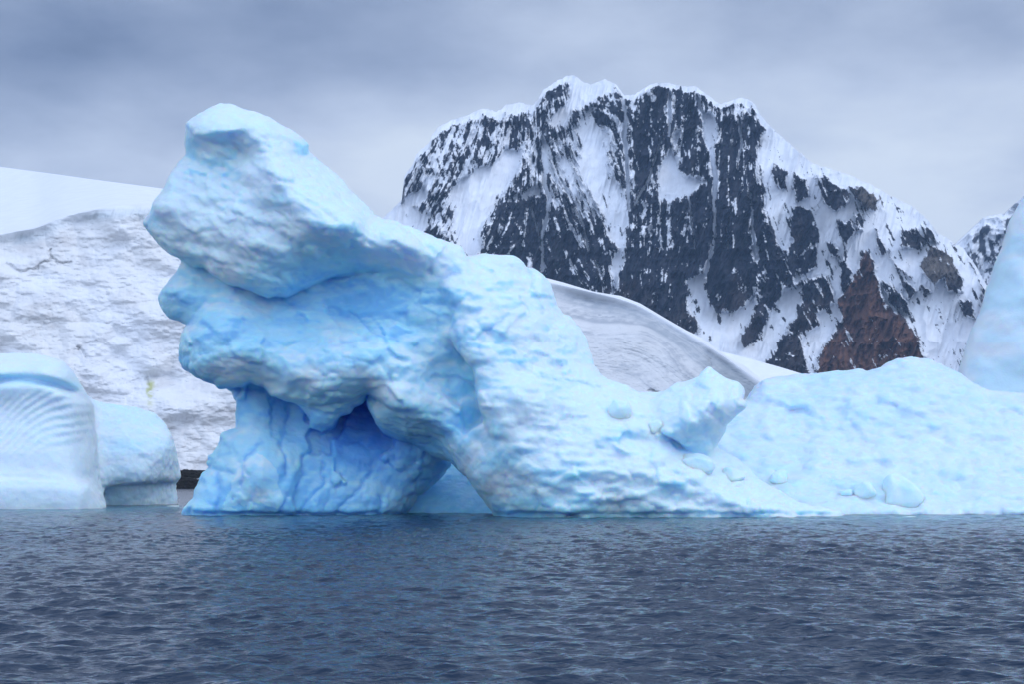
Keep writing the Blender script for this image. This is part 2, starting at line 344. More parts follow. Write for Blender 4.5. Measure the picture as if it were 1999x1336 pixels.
# clumps, flaws and brittle breakage in metres
x, y, z = V.T
f1, f2, cid = worley(x / 1.5, y / 1.5, z / 1.2, 60)
disp = .11 * fbm(x / 1.7, y / 1.7, z / 1.1, 5, .58, 3) + .05 * (1 - 2 * np.abs(fbm(x / .8, y / .8, z / .5, 4, .6, 8))) * smooth(-.3, .4, fbm(x / 5, y / 5, z / 4, 2, .5, 63))
patch = smooth(-.1, .4, fbm(x / 6, y / 6, z / 5, 2, .5, 61))
disp = disp + .07 * patch * smooth(.0, .3, f2 - f1)
V2 = V + N * disp[:, None]
# ice colour: bubbly white crust, clear blue veins, fissures, cave; painted shade and highlights
nb = fbm(x / 4, y / 4, z / 2.2, 4, .55, 20); nb2 = fbm(x / 1.2, y / 1.2, z / .6, 3, .6, 24)
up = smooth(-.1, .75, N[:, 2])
nb3 = fbm(x / 2.2 + .3 * z, y / 2.2, z / 1.0, 4, .6, 26)
blue = .38 + .55 * nb + .15 * nb2 + .45 * nb3 - .3 * np.exp(-((py - np.interp(px, [360, 450, 560, 640, 700, 760, 860], [700, 735, 765, 745, 725, 765, 795])) / 22) ** 2) * (d < 2.5) * (px < 880)  # whiter line along the body's lower lip is a painted highlight
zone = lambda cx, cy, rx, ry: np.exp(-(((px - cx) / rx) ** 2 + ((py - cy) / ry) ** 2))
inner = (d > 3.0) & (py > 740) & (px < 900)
blue = blue + .35 * inner  # cave and underside ice tinted bluer for light passing through it
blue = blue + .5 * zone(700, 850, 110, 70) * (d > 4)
blue = blue + .45 * zone(680, 570, 200, 45) * (d > -.5) + .38 * zone(620, 640, 240, 70) + .2 * zone(880, 770, 60, 80) + .22 * zone(620, 520, 120, 30) + .3 * zone(440, 320, 50, 30)  # shade under the head and in the recesses painted as bluer ice
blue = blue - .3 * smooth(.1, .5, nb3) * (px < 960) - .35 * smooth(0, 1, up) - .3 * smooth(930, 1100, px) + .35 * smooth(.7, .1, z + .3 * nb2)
vein = np.zeros_like(px)
wx, wy = px + 5 * fbm(px / 14, py / 14, 1.1, 3, .6, 5), py + 5 * fbm(px / 14, py / 14, 4.1, 3, .6, 6)
for pts, w, dep in LEG_CRACKS + BODY_CRACKS + FLANK_CRACKS + BLOCK_CRACKS:
    vein = np.maximum(vein, np.exp(-(line_dist(wx, wy, pts) / (w * .75)) ** 1.5) * min(1, dep))
blue = blue + .10 * (px < 900) * (py > 560)
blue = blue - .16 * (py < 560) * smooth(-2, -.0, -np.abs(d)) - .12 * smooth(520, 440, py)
blue = np.clip(blue, 0, 1.0)
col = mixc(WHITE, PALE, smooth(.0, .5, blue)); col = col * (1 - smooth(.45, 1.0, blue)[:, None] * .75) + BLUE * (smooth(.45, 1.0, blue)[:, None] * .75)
vein = .7 * vein * smooth(-.6, .2, nb2)
col = col * (1 - vein[:, None]) + (BLUE * .75 + DEEP * .25) * vein[:, None]
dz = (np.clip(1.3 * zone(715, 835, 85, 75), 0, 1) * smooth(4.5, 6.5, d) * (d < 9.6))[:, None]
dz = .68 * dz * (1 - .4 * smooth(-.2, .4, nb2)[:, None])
col = col * (1 - dz) + DEEP * dz  # cave wall's blue ice, deepened further with painted shade
dz = (np.clip(zone(590, 690, 230, 60), 0, 1) * smooth(3.0, 5.0, d) * 0)[:, None]
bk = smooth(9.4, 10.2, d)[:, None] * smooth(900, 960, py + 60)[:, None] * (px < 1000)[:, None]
col = col * (1 - .8 * bk) + np.array((.34, .72, .95)) * .8 * bk  # ice behind the arch painted brighter for light coming through from behind
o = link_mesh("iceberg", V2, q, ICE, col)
tag(o, "tall overhanging blue iceberg with an arch at its foot and a leaning slab on top", "iceberg", "icebergs afloat in the bay")
SURF = [(px, py, V2[:, 1])]
print("main berg", len(V), round(time.time() - T0, 1))
# ------------------------------------------------------------------ low snowy iceberg on the right
SNOWBERG = [(1380,800),(1430,790),(1462,785),(1476,758),(1492,744),(1530,738),(1574,733),(1595,732),(1616,728),(1641,728),(1673,724),(1690,726),(1715,723),(1733,709),(1757,702),(1782,701),(1806,704),(1828,709),(1863,728),(1898,751),(1926,765),(1968,771),(2010,772),(2120,790),(2240,840),(2300,1040),(1330,1040),(1340,900)]
def snowberg_f(X, Z):
    t = np.clip((1006 - Z) / 300., 0, 1)
    base = -6.5 + 19 * t ** .9 - 2.2 * np.exp(-((X - 1760) / 120) ** 2 - ((Z - 760) / 60) ** 2) + 1.5 * smooth(1900, 2200, X)
    base = base - 1.6 * smooth(985, 1005, Z) * 0 
    return base
sb_layers = [dict(poly=SNOWBERG, f=snowberg_f, back=24., r=2.2, seed=21, warp=3, rough=add(rough_face(1.6, 110, 40, 101), bil(.6, 60, 102), slant(.3, 60, 12, 8, 103), slabs(.3, 70, .5, 10, 105), notch))]
V, q, N, px, py, d = carve(sb_layers, 112.0, (1320, 2310, 690, 1048), 0.17, (-9, 25), nblur=1)
x, y, z = V.T
f1, f2, cid = worley(x / 1.6, y / 1.6, z / 1.1, 64)
lump = smooth(.2, .9, fbm(x / 6, y / 6, z / 4, 2, .5, 33) + .4)
V2 = V + N * (.20 * fbm(x / 1.6, y / 1.6, z / .9, 5, .6, 30) + .07 * (1 - 2 * np.abs(fbm(x / 1.3, y / 1.3, z / .5, 3, .6, 31))) + .05 * fbm(x / .6, y / .6, z / .35, 3, .6, 36) + .08 * lump * smooth(0, .4, f2 - f1))[:, None]
SURF.append((px, py, V2[:, 1]))
nb = .35 + .35 * fbm(x / 5, y / 5, z / 2, 4, .6, 37) + .25 * fbm(x / 1, y / 1, z / .5, 2, .6, 39)
col = np.array((.96, .945, .96)) * mixc(WHITE, PALE, .7 * smooth(.15, .95, nb))
tag(link_mesh("iceberg", V2, q, ICE, col), "low white snow-covered iceberg sloping up to a broad hump", "iceberg", "icebergs afloat in the bay")

# ------------------------------------------------------------------ fluted iceberg on the left
DOME = [(-330,1040),(-330,800),(-250,730),(-150,700),(0,692),(63,691),(91,696),(120,705),(141,723),(155,748),(169,772),(180,790),(187,850),(190,900),(196,950),(200,1000),(205,1040)]
FOOT = [(-340,1040),(-340,930),(-100,930),(0,935),(100,938),(150,942),(172,950),(186,970),(198,990),(205,1040)]
SIDE = [(120,800),(165,788),(197,788),(225,791),(267,797),(299,807),(320,825),(334,850),(341,874),(348,906),(352,934),(344,941),(250,947),(176,949),(120,940)]
WALL = [(110,900),(343,930),(344,983),(345,1040),(110,1040)]
def flutes(X, Z):
    bend = 62 * np.clip((110 - X) / 100, 0, 3) ** 1.4
    ph = (Z - bend + .09 * (X - 100) + 5 * fbm(X / 60, Z / 60, .2, 2, .5, 120)) / 17.
    m = smooth(742, 775, Z - .25 * bend) * smooth(900, 830, Z - .5 * bend) * smooth(215, 150, X)
    g = np.sin(2 * np.pi * ph)
    lip = 1.5 * np.exp(-((Z - (742 + .10 * (X - 60) + .0008 * (X - 60) ** 2 * 3)) / 9) ** 2) * smooth(175, 130, X)
    return .13 * m * g * (.75 + .5 * fbm(X / 50, Z / 50, 3.3, 2, .5, 125)) + lip
dome_f = tps([(-300,720,6),(0,700,4.5),(70,700,4.5),(0,725,1.2),(80,722,1.4),(130,735,2.4),(150,760,3.2),(0,780,1.8),(80,780,1.6),(150,800,2.6),(180,820,5.0),(0,860,.4),(100,870,.2),(170,880,3.2),(0,930,-1.0),(100,930,-.8),(150,920,.6),(185,940,3.5),(0,1000,-1.0),(-300,900,2),(-300,1000,0),(200,1010,1.5)])
side_f = tps([(130,850,16),(185,800,20),(250,802,21),(310,820,22.5),(195,870,17),(195,930,16),(250,870,17.4),(250,940,16.4),(320,880,19),(345,910,22),(300,938,18),(350,930,23)])
wall_f = tps([(120,950,19),(200,950,18.6),(200,1030,18.6),(280,960,19.2),(340,960,23.5),(340,1030,24)])
fluted_layers = [
  dict(poly=DOME, f=dome_f, back=26., r=2.4, seed=31, warp=2, rough=add(flutes, rough_face(.25, 60, 40, 121)), k=1.6),
  dict(poly=FOOT, f=lambda X, Z: -2.2 + 0 * X + 2.6 * smooth(150, 210, X), back=24., r=1.4, seed=32, warp=1.5, rough=rough_face(.15, 60, 20, 122), k=1.2),
  dict(poly=SIDE, f=side_f, back=40., r=1.0, rk=.8, seed=33, warp=2, rough=rough_face(.3, 40, 30, 123), k=1.2),
  dict(poly=WALL, f=wall_f, back=40., r=.5, seed=34, warp=2, k=.2)]
V, q, N, px, py, d = carve(fluted_layers, 128.0, (-345, 360, 680, 1048), 0.135, (-5, 42), nblur=1)
x, y, z = V.T
V2 = V + N * (.05 * fbm(x / 1.5, y / 1.5, z / 1.2, 4, .6, 40) + (.05 + .10 * smooth(175, 200, px)) * fbm(x / .6, y / .6, z / .6, 3, .6, 44))[:, None]
nb = .16 + .28 * fbm(x / 6, y / 6, z / 1.5, 4, .55, 47)
nb = nb + .35 * np.exp(-((py - (744 + .1 * (px - 60))) / 12) ** 2) * smooth(180, 140, px) + .16 * smooth(175, 215, px) - .3 * smooth(950, 975, py) * smooth(190, 170, px)  # bluer band paints the shadow in the groove under the cap
col = mixc(SNOW * .3 + WHITE * .7, PALE, smooth(.1, .9, nb)); bb = .35 * smooth(.6, 1.1, nb)[:, None]; col = col * (1 - bb) + BLUE * bb
tag(link_mesh("iceberg", V2, q, FAR_ICE, col), "rounded iceberg with wavy melt grooves and a lower pitted shoulder", "iceberg", "icebergs afloat in the bay")

# ------------------------------------------------------------------ hazy tall iceberg at the right edge
PALEBERG = [(2040,340),(1999,387),(1982,412),(1969,439),(1956,483),(1938,528),(1924,573),(1911,614),(1897,645),(1888,672),(1875,713),(1860,780),(1840,1000),(2500,1000),(2480,500),(2300,360),(2150,320)]
def pale_f(X, Z): return -12 + 22 * np.clip((960 - Z) / 600, 0, 1) + 8 * smooth(2100, 1880, X)
V, q, N, px, py, d = carve([dict(poly=PALEBERG, f=pale_f, back=70., r=8., seed=41, warp=3, rough=add(rough_face(2.0, 160, 80, 131), rough_face(.5, 50, 14, 132)))], 300.0, (1830, 2510, 310, 985), 0.7, (-22, 75), nblur=1)
x, y, z = V.T
V2 = V + N * (.3 * fbm(x / 6, y / 6, z / 4, 4, .6, 50) + .08 * fbm(x / 2, y / 2, z / 1.2, 2, .6, 54))[:, None]
col = mixc(SNOW * .5 + WHITE * .5, PALE * .3 + WHITE * .7, smooth(-.3, .3, fbm(x / 12, y / 12, z / 6, 3, .5, 56)))
tag(link_mesh("iceberg", V2, q, FAR_ICE, col), "tall pale blue iceberg with a steep straight edge rising behind the low snowy one", "iceberg", "icebergs afloat in the bay")

# ------------------------------------------------------------------ loose ice resting on the bergs and afloat
SX, SY, SD = (np.concatenate([a[i] for a in SURF]) for i in range(3))
def surface_depth(cx, cy, r=5):
    m = (np.abs(SX - cx) < r) & (np.abs(SY - cy) < r)
    return SD[m].min()
def chunk(cx, cy, w, h, label, seed, deep=1.0, sink=.25, planes=15, Y=None, name="ice_boulder", cat="ice boulder", group="loose ice boulders on the slopes", lean=0.):
    """broken block: random fracture planes round an ellipsoid, edges slightly melted"""
    g = np.random.default_rng(seed)
    if Y is None: Y = surface_depth(cx, cy)
    sx, sz = .5 * w / F * Y, .5 * h / F * Y; sy = .5 * (sx + sz) * deep
    Y = Y + sy * (2 * sink - .35)
    n = 40
    t = np.linspace(-1.45, 1.45, n)
    A, B, C = np.meshgrid(t, t, t, indexing="ij")
    wv = .10 * fbm(A * 1.7, B * 1.7, C * 1.7, 3, .5, seed)
    vol = np.full(A.shape, -9., np.float32)
    for i in range(planes):
        nv = g.normal(size=3); nv /= np.linalg.norm(nv)
        dpl = nv[0] * A + nv[1] * B + nv[2] * C - g.uniform(.66, 1.0) + wv
        vol = np.maximum(vol, dpl)
    vol = np.maximum(vol, np.sqrt(A * A + B * B + C * C) - 1.12).astype(np.float32)
    for ax in range(3): vol = blur(vol, ax, 2)
    vol[[0, -1]] = 1; vol[:, [0, -1]] = 1; vol[:, :, [0, -1]] = 1
    gr = openvdb.FloatGrid(background=1.0); gr.copyFromArray(vol, tolerance=0.0)
    p, _, q = gr.convertToPolygons(isovalue=0.0, adaptivity=0.0)
    p = (np.array(p, float) / (n - 1) - .5) * 2.9; q = np.array(q, np.int64)
    c, s_ = math.cos(lean), math.sin(lean)
    u, v = p[:, 0] * sx, p[:, 2] * sz
    X0, _, Z0 = world_pt(cx, cy, Y)
    V = np.stack([X0 + u * c - v * s_, Y + p[:, 1] * sy, Z0 + u * s_ + v * c], 1)
    N = vert_normals(V, q)
    if ((V - V.mean(0)) * N).sum() < 0: q = q[:, ::-1]; N = -N
    x, y, z = V.T
    V = V + N * (.05 * fbm(x / .5, y / .5, z / .4, 4, .6, seed))[:, None]
    col = mixc(WHITE, PALE, np.clip(.05 + .5 * fbm(x, y, z, 3, .5, seed + 9), 0, 1))
    return tag(link_mesh(name, V, q, ICE, col), label, cat, group)

chunk(1757, 968, 88, 82, "large broken ice boulder at the water's edge above a small floating ice plate", 301, sink=.30)
chunk(1521, 939, 48, 40, "blunt ice boulder alone on the snow slope between the ramp's end and the largest boulder", 303, sink=.45)
chunk(1690, 964, 50, 44, "blocky ice boulder tucked against the left side of the largest one", 305, sink=.42)
chunk(1209, 803, 44, 48, "squarish ice boulder stuck on the arched iceberg's upper ramp", 307, planes=9, sink=.35)
chunk(1281, 837, 34, 30, "small ice boulder at the left foot of the tilted jutting block", 309, sink=.42)
chunk(1360, 906, 66, 44, "pointed angular ice boulder under the tilted jutting block", 311, planes=8, sink=.35, lean=-.3)
chunk(1428, 932, 50, 36, "low ice boulder half sunk in snow right of the pointed one", 313, sink=.5)
chunk(1653, 966, 30, 26, "smallest ice boulder, left of the blocky one by the waterline", 315, sink=.45)
chunk(1776, 1012, 40, 5, "thin white ice plate floating in front of the largest ice boulder", 317, Y=99.3, deep=1.0, sink=.2, name="ice_floe", cat="ice floe", group="small floating ice")
chunk(337, 990, 26, 4, "tiny flat scrap of ice floating beside the grooved iceberg", 319, Y=138., deep=1.2, sink=.2, name="ice_floe", cat="ice floe", group="small floating ice")
print("bergs", round(time.time() - T0, 1))
# ------------------------------------------------------------------ land: sheets with relief, closed over the back
def curve(pts, sm=0):
    P = np.array(pts, float)
    if not sm: return lambda x: np.interp(x, P[:, 0], P[:, 1])
    gx = np.arange(P[0, 0] - 200, P[-1, 0] + 200, 2.); gy = np.interp(gx, P[:, 0], P[:, 1])
    k = np.exp(-np.linspace(-2.5, 2.5, int(sm * 2.5) | 1) ** 2 / 2); k /= k.sum()
    n = len(k) // 2; gy = np.convolve(np.r_[np.full(n, gy[0]), gy, np.full(n, gy[-1])], k, "valid")
    return lambda x: np.interp(x, gx, gy)

def sheet(name, mat, pxs, bottom, top, nv, depth, colour, back=150., jag=0.0, seed=0):
    U = np.asarray(pxs); tp = top(U)
    if jag: tp = tp + jag * fbm(U / 9, 0 * U, .5, 4, .6, seed)
    t = np.linspace(0, 1, nv)
    PX = np.repeat(U[:, None], nv, 1); PY = bottom(U)[:, None] * (1 - t) + tp[:, None] * t
    Y = depth(PX, PY, PY - tp[:, None])
    x, y, z = world_pt(PX, PY, Y)
    col = colour(PX, PY, Y, PY - tp[:, None])
    nb = 5                                                    # rows that carry the surface on down the far side
    xb, yb, zb = [], [], []
    for i in range(1, nb + 1):
        k = i / nb
        xb.append(x[:, -1] * (1 + .0 * k)); yb.append(y[:, -1] + back * k ** .7); zb.append(z[:, -1] * (1 - k ** 1.6) - 4 * k)
    X = np.concatenate([x, np.stack(xb, 1)], 1); Yv = np.concatenate([y, np.stack(yb, 1)], 1); Z = np.concatenate([z, np.stack(zb, 1)], 1)
    col = np.concatenate([col, np.repeat(col[:, -1:], nb, 1)], 1)
    V = np.stack([X, Yv, Z], -1).reshape(-1, 3)
    return link_mesh(name, V, grid_faces(len(U), nv + nb), mat, col.reshape(-1, 3))

# ---- glacier: snowfield, dirty ice cliff on the left, banded ice in the middle
gl_top = curve([(-260,296),(0,325),(120,341),(176,349),(322,368),(500,402),(700,456),(827,479),(860,485),(887,493),(1000,523),(1066,542),(1100,551),(1160,569),(1211,577),(1250,592),(1300,622),(1340,645),(1367,658),(1416,694),(1457,717),(1488,744),(1494,752)])
gl_edge = curve([(-260,480),(0,458),(40,449),(70,446),(116,424),(158,414),(225,401),(292,402),(330,415),(500,440),(700,472),(827,487),(1066,549),(1211,583),(1250,597),(1340,649),(1416,698),(1494,755)], 14)
gl_bot = curve([(-260,965),(1380,965),(1400,965),(1440,830),(1494,765)])
GL_CRACK = [([(10,515),(40,530),(70,522),(98,502),(112,514),(138,512)],5),([(99,488),(101,505)],3),([(150,680),(160,690),(168,697)],5),([(285,740),(290,752)],4),([(1385,700),(1389,712),(1392,722)],6),([(1268,762),(1285,766)],4)]
def gl_depth(X, Z, below):
    e = gl_edge(X)
    s = .155
    wb = np.clip(e - Z, 0, None)                               # rows above the cliff edge = snowfield
    cliff = 432 + (np.maximum(Z, e) * -1 + 955) * s * .62
    Y = cliff + wb * 4.2 * smooth(700, 300, X) + wb * 1.5 * smooth(300, 700, X)
    m = smooth(-8, 22, Z - e)
    rel = 7.5 * fbm(X / 130, Z / 90, .2, 3, .5, 150) + 1.2 * fbm(X / 60, Z / 36, .9, 3, .5, 154, "ridge") + .55 * fbm(X / 12, Z / 6, .9, 3, .55, 158)
    left = smooth(760, 560, X)
    Y = Y + m * left * rel * 1.3
    # banded part: smooth bulge with thin ledges
    b = 1 - left
    s2 = below + .06 * (X - 1100) + 14 * fbm(X / 160, Z / 70, 2.2, 3, .5, 160)
    Y = Y + m * b * (10 * fbm(X / 220, Z / 120, .4, 2, .5, 162) + .22 * fbm(X / 160, s2 / 5, .1, 3, .6, 164) + .5 * fbm(X / 16, Z / 8, 2.1, 4, .6, 165) + 14 * smooth(0, 90, below) * smooth(1490, 1300, X) * -1)
    Y = Y + 12 * np.exp(-((Z - e - 16) / 11) ** 2) * b * smooth(1480, 1380, X) * .3
    for pts, w in GL_CRACK:
        wx, wz = X + 7 * fbm(X / 12, Z / 12, .1, 3, .6, 166), Z + 5 * fbm(X / 12, Z / 12, 5.1, 3, .6, 167)
        Y = Y + 1.3 * np.exp(-(line_dist(wx, wz, pts) / (w * .55)) ** 2)
    Y = Y - 3 * wb ** .5 * 0
    return Y
def gl_colour(X, Z, Y, below):
    e = gl_edge(X); left = smooth(760, 560, X); n0 = fbm(X / 40, Z / 20, 4.4, 4, .6, 168); m = smooth(-6, 16, Z - e + 14 * n0 * smooth(420, 250, X))
    n1 = fbm(X / 60, Z / 34, .7, 5, .6, 170); n2 = fbm(X / 14, Z / 6, 1.7, 4, .6, 175); n3 = fbm(X / 110, Z / 80, 3.3, 3, .5, 178)
    ice = mixc((.76, .765, .775), (.61, .605, .615), smooth(-.05, .55, n1 + .35 * n2))
    dirt = smooth(.30, .62, n2 * .7 + n3 * .5 + .25 * n1)
    ice = mixc(ice, (.42, .40, .40), .55 * dirt)
    ice = mixc(ice, (.66, .74, .80), .6 * np.exp(-((Z - e - 14) / 14) ** 2) * smooth(-.1, .3, n1) * left)
    ice = mixc(ice, SNOW * .97, smooth(-.2, .35, n3 + .2 * n1) * .75)
    ser = np.clip(np.exp(-((Z - e - 13) / 13) ** 2) * smooth(130, 210, X) + .6 * np.exp(-((Z - e - 10) / 9) ** 2) * smooth(150, 90, X), 0, 1) * left
    ice = mixc(ice, mixc((.64, .70, .745), (.40, .45, .49), smooth(-.1, .5, fbm((X + .3 * Z) / 5, Z / 22, .6, 4, .6, 188))), .8 * ser)
    s2 = below + .06 * (X - 1100) + 14 * fbm(X / 160, Z / 70, 2.2, 3, .5, 160) + 30 * np.exp(-((X - 1270) / 60) ** 2 - ((Z - 680) / 50) ** 2)
    st = fbm(X / 240, (s2 + 4 * n2) / 9, .3, 4, .6, 180)
    st2 = .55 * fbm(X / 90, (s2 + 5 * n2) / 3.2, .3, 3, .6, 184) + .5 * n2
    band = mixc((.66, .67, .69), (.40, .43, .48), smooth(-.3, .8, .9 * st + .4 * st2 + .35 * n2 + .3 * n1 + .3 * smooth(1080, 1330, X) - .004 * np.abs(s2 - 60)))
    rimz = np.exp(-((Z - e - 20 - 14 * smooth(1250, 1480, X)) / (13 + 16 * smooth(1200, 1480, X))) ** 2); band = mixc(band, (.33, .38, .44), .75 * rimz * (.7 + .3 * smooth(-.3, .3, st2)) * smooth(1000, 1080, X))
    band = mixc(band, (.27, .31, .35), .85 * smooth(1360, 1440, X) * (.5 + .5 * smooth(-.4, .4, st2)))
    c = ice * left[..., None] + band * (1 - left[..., None])
    wx, wz = X + 7 * fbm(X / 12, Z / 12, .1, 3, .6, 166), Z + 5 * fbm(X / 12, Z / 12, 5.1, 3, .6, 167)
    ck = np.zeros_like(X)
    for pts, w in GL_CRACK: ck = np.maximum(ck, np.exp(-(line_dist(wx, wz, pts) / (w * .6)) ** 2))
    fz = smooth(.86, .97, fbm((X + .5 * Z) / 46, (Z - .3 * X) / 20, .6, 3, .6, 186, 'ridge')) * smooth(-.1, .3, n3) * left
    c = mixc(c, (.40, .40, .41), .6 * fz)
    c = mixc(c, (.34, .35, .36), .30 * ck * smooth(-.5, .1, n2))
    alg = np.exp(-((wx - 293) / 7) ** 2) * smooth(738, 752, wz) * smooth(805, 780, wz) * smooth(-.5, .3, n2)
    c = mixc(c, (.40, .43, .12), .8 * alg)
    return mixc(SNOW * np.ones_like(c), c, m)
tag(sheet("glacier", GLACIER, np.arange(-260, 1494.5, 1.35), gl_bot, gl_top, 520, gl_depth, gl_colour, back=500), "snow-topped glacier with a dirty ice cliff", None, None, "structure")

# ---- white slope between glacier and mountain
ss_top = curve([(1300,668),(1380,680),(1430,692),(1476,704),(1525,718),(1574,733),(1640,752),(1750,790)])
tag(sheet("snow_slope", GLACIER, np.arange(1300, 1750, 5.), curve([(1300,960),(1750,960)]), ss_top, 60,
      lambda X, Z, b: 760 + (955 - Z) * .9 + 4 * fbm(X / 60, Z / 40, .2, 3, .5, 190), lambda X, Z, Y, b: SNOW * np.ones(X.shape + (3,)), back=200), None, None, None, "structure")

# ---- the mountain
M_TOP = [(690,468),(720,445),(740,430),(760,413),(784,391),(787,366),(790,342),(807,319),(812,302),(821,292),(838,278),(844,263),(858,246),(881,234),(908,226),(945,211),(969,218),(986,206),(1013,199),(1040,206),(1050,194),(1060,177),(1080,162),(1104,148),(1121,146),(1141,162),(1154,164),(1181,154),(1202,164),(1218,187),(1239,184),(1259,169),(1282,161),(1306,162),(1323,165),(1340,169),(1358,168),(1376,181),(1407,203),(1448,189),(1470,198),(1484,223),(1502,245),(1542,281),(1587,319),(1654,340),(1699,360),(1744,385),(1780,403),(1812,430),(1830,454),(1857,470),(1879,483),(1900,510),(1940,580),(1990,680)]
m_top = curve(M_TOP)
a5 = lambda L: [(740 + x / 2.968, 130 + y / 2.968) for x, y in L]
a6 = lambda L: [(1340 + x / 2.226, 160 + y / 2.226) for x, y in L]
SNOWP = [  # (outline, strength)
 (a5([(130,775),(240,700),(260,760),(200,800),(230,840),(300,870),(280,920),(230,980),(250,1010),(330,1040),(200,1100),(-60,1000),(-60,900),(0,890)]), 1.2),
 (a5([(820,490),(800,580),(780,660),(720,720),(680,820),(620,880),(590,940),(580,1000),(605,1060),(560,1095),(500,1080),(470,1010),(430,950),(440,880),(410,800),(410,720),(470,670),(500,640),(590,590),(680,560),(740,480)]), 1.0),
 (a5([(1120,50),(1190,95),(1310,65),(1380,100),(1300,150),(1240,180),(1180,220),(1130,240),(1090,300),(1060,330),(1000,350),(1030,260),(1070,240),(1110,190),(1115,110)]), 1.2),
 (a5([(1150,330),(1230,230),(1270,330),(1310,400),(1320,470),(1340,560),(1390,640),(1420,760),(1440,830),(1450,920),(1440,1000),(1400,1060),(1330,1000),(1300,900),(1260,790),(1210,640),(1170,480)]), .85),
 (a5([(1450,920),(1445,1000),(1440,1060),(1430,1130),(1390,1220),(1370,1330),(1355,1330),(1350,1160),(1390,1050),(1330,980)]), 1.0),
 (a5([(1040,370),(1150,330),(1170,480),(1210,640),(1260,790),(1300,900),(1220,870),(1150,720),(1080,620),(1020,500),(960,440)]), .42),
 (a5([(940,440),(990,440),(1010,560),(1080,640),(1150,760),(1210,880),(1170,900),(1090,860),(1010,800),(960,700)]), .22),
 (a5([(760,760),(860,715),(945,700),(945,745),(830,765),(770,775)]), 1.0),
 (a5([(1240,1120),(1290,1110),(1310,1190),(1310,1290),(1295,1300),(1290,1200),(1250,1170)]), .8),
 (a5([(1080,1120),(1130,1090),(1150,1150),(1120,1200),(1070,1190)]), .5),
 (a5([(1700,380),(1750,365),(1760,400),(1700,470)]), .6),
 (a5([(1670,520),(1690,460),(1720,520),(1740,590),(1781,640),(1860,645),(1890,680),(1840,700),(1780,770),(1700,770),(1640,780),(1625,700),(1620,640),(1630,580)]), 1.1),
 (a5([(1640,1010),(1660,1030),(1620,1060),(1590,1060)]), .7),
 (a6([(30,10),(60,60),(80,120),(140,170),(130,250),(105,300),(75,240),(60,130),(40,60)]), 1.1),
 (a6([(140,110),(250,60),(320,140),(310,170),(250,130),(170,150)]), .8),
 (a6([(0,870),(50,840),(90,820),(80,900),(100,970),(130,990),(220,995),(260,960),(300,915),(310,960),(275,1050),(240,1110),(265,1150),(330,1080),(380,990),(430,900),(510,880),(500,950),(470,1030),(430,1090),(400,1140),(350,1215),(330,1260),(100,1250),(40,1110),(50,1080),(30,1020),(0,950)]), 1.2),
 (a6([(280,710),(325,715),(320,760),(290,785)]), 1.2),
 (a6([(300,280),(350,160),(450,250),(550,330),(700,385),(800,430),(900,485),(1050,585),(1090,640),(1230,720),(1300,960),(1260,1100),(1220,1300),(1040,1260),(1040,1200),(1020,1130),(960,1050),(880,980),(850,920),(840,860),(800,760),(770,740),(740,830),(700,880),(660,960),(680,1020),(600,1150),(560,1290),(530,1250),(490,1150),(520,1090),(570,1050),(560,1000),(640,960),(650,920),(600,840),(540,860),(500,880),(460,880),(480,780),(470,700),(420,740),(440,840),(380,680),(340,580),(320,400)]), 1.0),
 (a6([(690,1080),(740,1100),(710,1160),(680,1160)]), .8),
]
ROCKP = [(a6(p), s) for p, s in [
 ([(370,350),(440,400),(430,470),(380,430)], .7), ([(470,400),(520,420),(530,500),(480,520)], 1.), ([(480,540),(540,560),(570,690),(480,750),(460,640)], 1.25), ([(560,400),(640,440),(720,480),(720,510),(640,560),(590,510)], .9),
 ([(720,440),(780,460),(830,510),(820,560),(760,530)], 1.1), ([(650,600),(710,600),(720,640),(690,720)], 1.1), ([(610,690),(640,700),(660,760),(630,750)], 1.), ([(690,740),(700,790),(720,840),(680,890)], 1.2), ([(470,770),(560,710),(570,790),(500,840)], 1.),
 ([(835,640),(862,730),(845,745)], 1.), ([(930,650),(1010,630),(1035,700),(930,725)], .75), ([(1070,720),(1160,770),(1200,910),(1140,900),(1130,840),(1080,870),(1010,790)], 1.), ([(940,870),(1000,900),(960,940)], 1.), ([(1020,880),(1060,910),(1030,920)], 1.), ([(1190,950),(1230,960),(1260,1030),(1210,1010)], 1.2),
 ([(860,860),(960,960),(970,1010),(900,960)], .9), ([(1030,620),(1080,650),(1090,700),(1040,680)], .7), ([(730,570),(770,590),(770,640),(735,640)], .8), ([(880,730),(940,830),(990,860),(930,820)], .6), ([(640,480),(700,520),(640,540)], .3)]]
BROWN = a6([(770,735),(800,770),(840,860),(850,920),(880,980),(960,1050),(1020,1130),(1045,1210),(1000,1300),(560,1300),(600,1150),(680,1070),(680,1020),(660,960),(700,890),(740,830)])
GULLY = [(a5([(1415,180),(1430,300),(1425,420),(1435,560),(1440,700),(1450,830)]), 3.0), (a5([(955,440),(968,600),(962,680),(990,760),(972,870),(945,960),(945,1140),(948,1180)]), 4.2), (a6([(110,290),(125,420),(122,520),(120,650),(112,720),(85,840)]), 5.0),
         (a6([(275,480),(285,560),(288,640),(300,720)]), 3.0), (a6([(160,550),(200,540),(175,640),(180,720)]), 1.6), (a5([(1640,400),(1600,520),(1560,660),(1480,800)]), 2.2), (a5([(1100,640),(1130,760),(1190,940),(1215,1060)]), 2.0), (a5([(880,780),(900,880),(930,990)]), 2.0), (a6([(520,400),(560,520),(600,640),(640,720)]), 8.), (a6([(700,480),(760,600),(800,720),(850,820)]), 8.), (a6([(560,560),(620,700),(690,830)]), 5.0), (a6([(10,480),(20,600),(40,720)]), 2.0), (a6([(230,150),(240,260),(225,340)]), 2.), (a5([(1680,150),(1690,300),(1680,400)]), 2.5)]
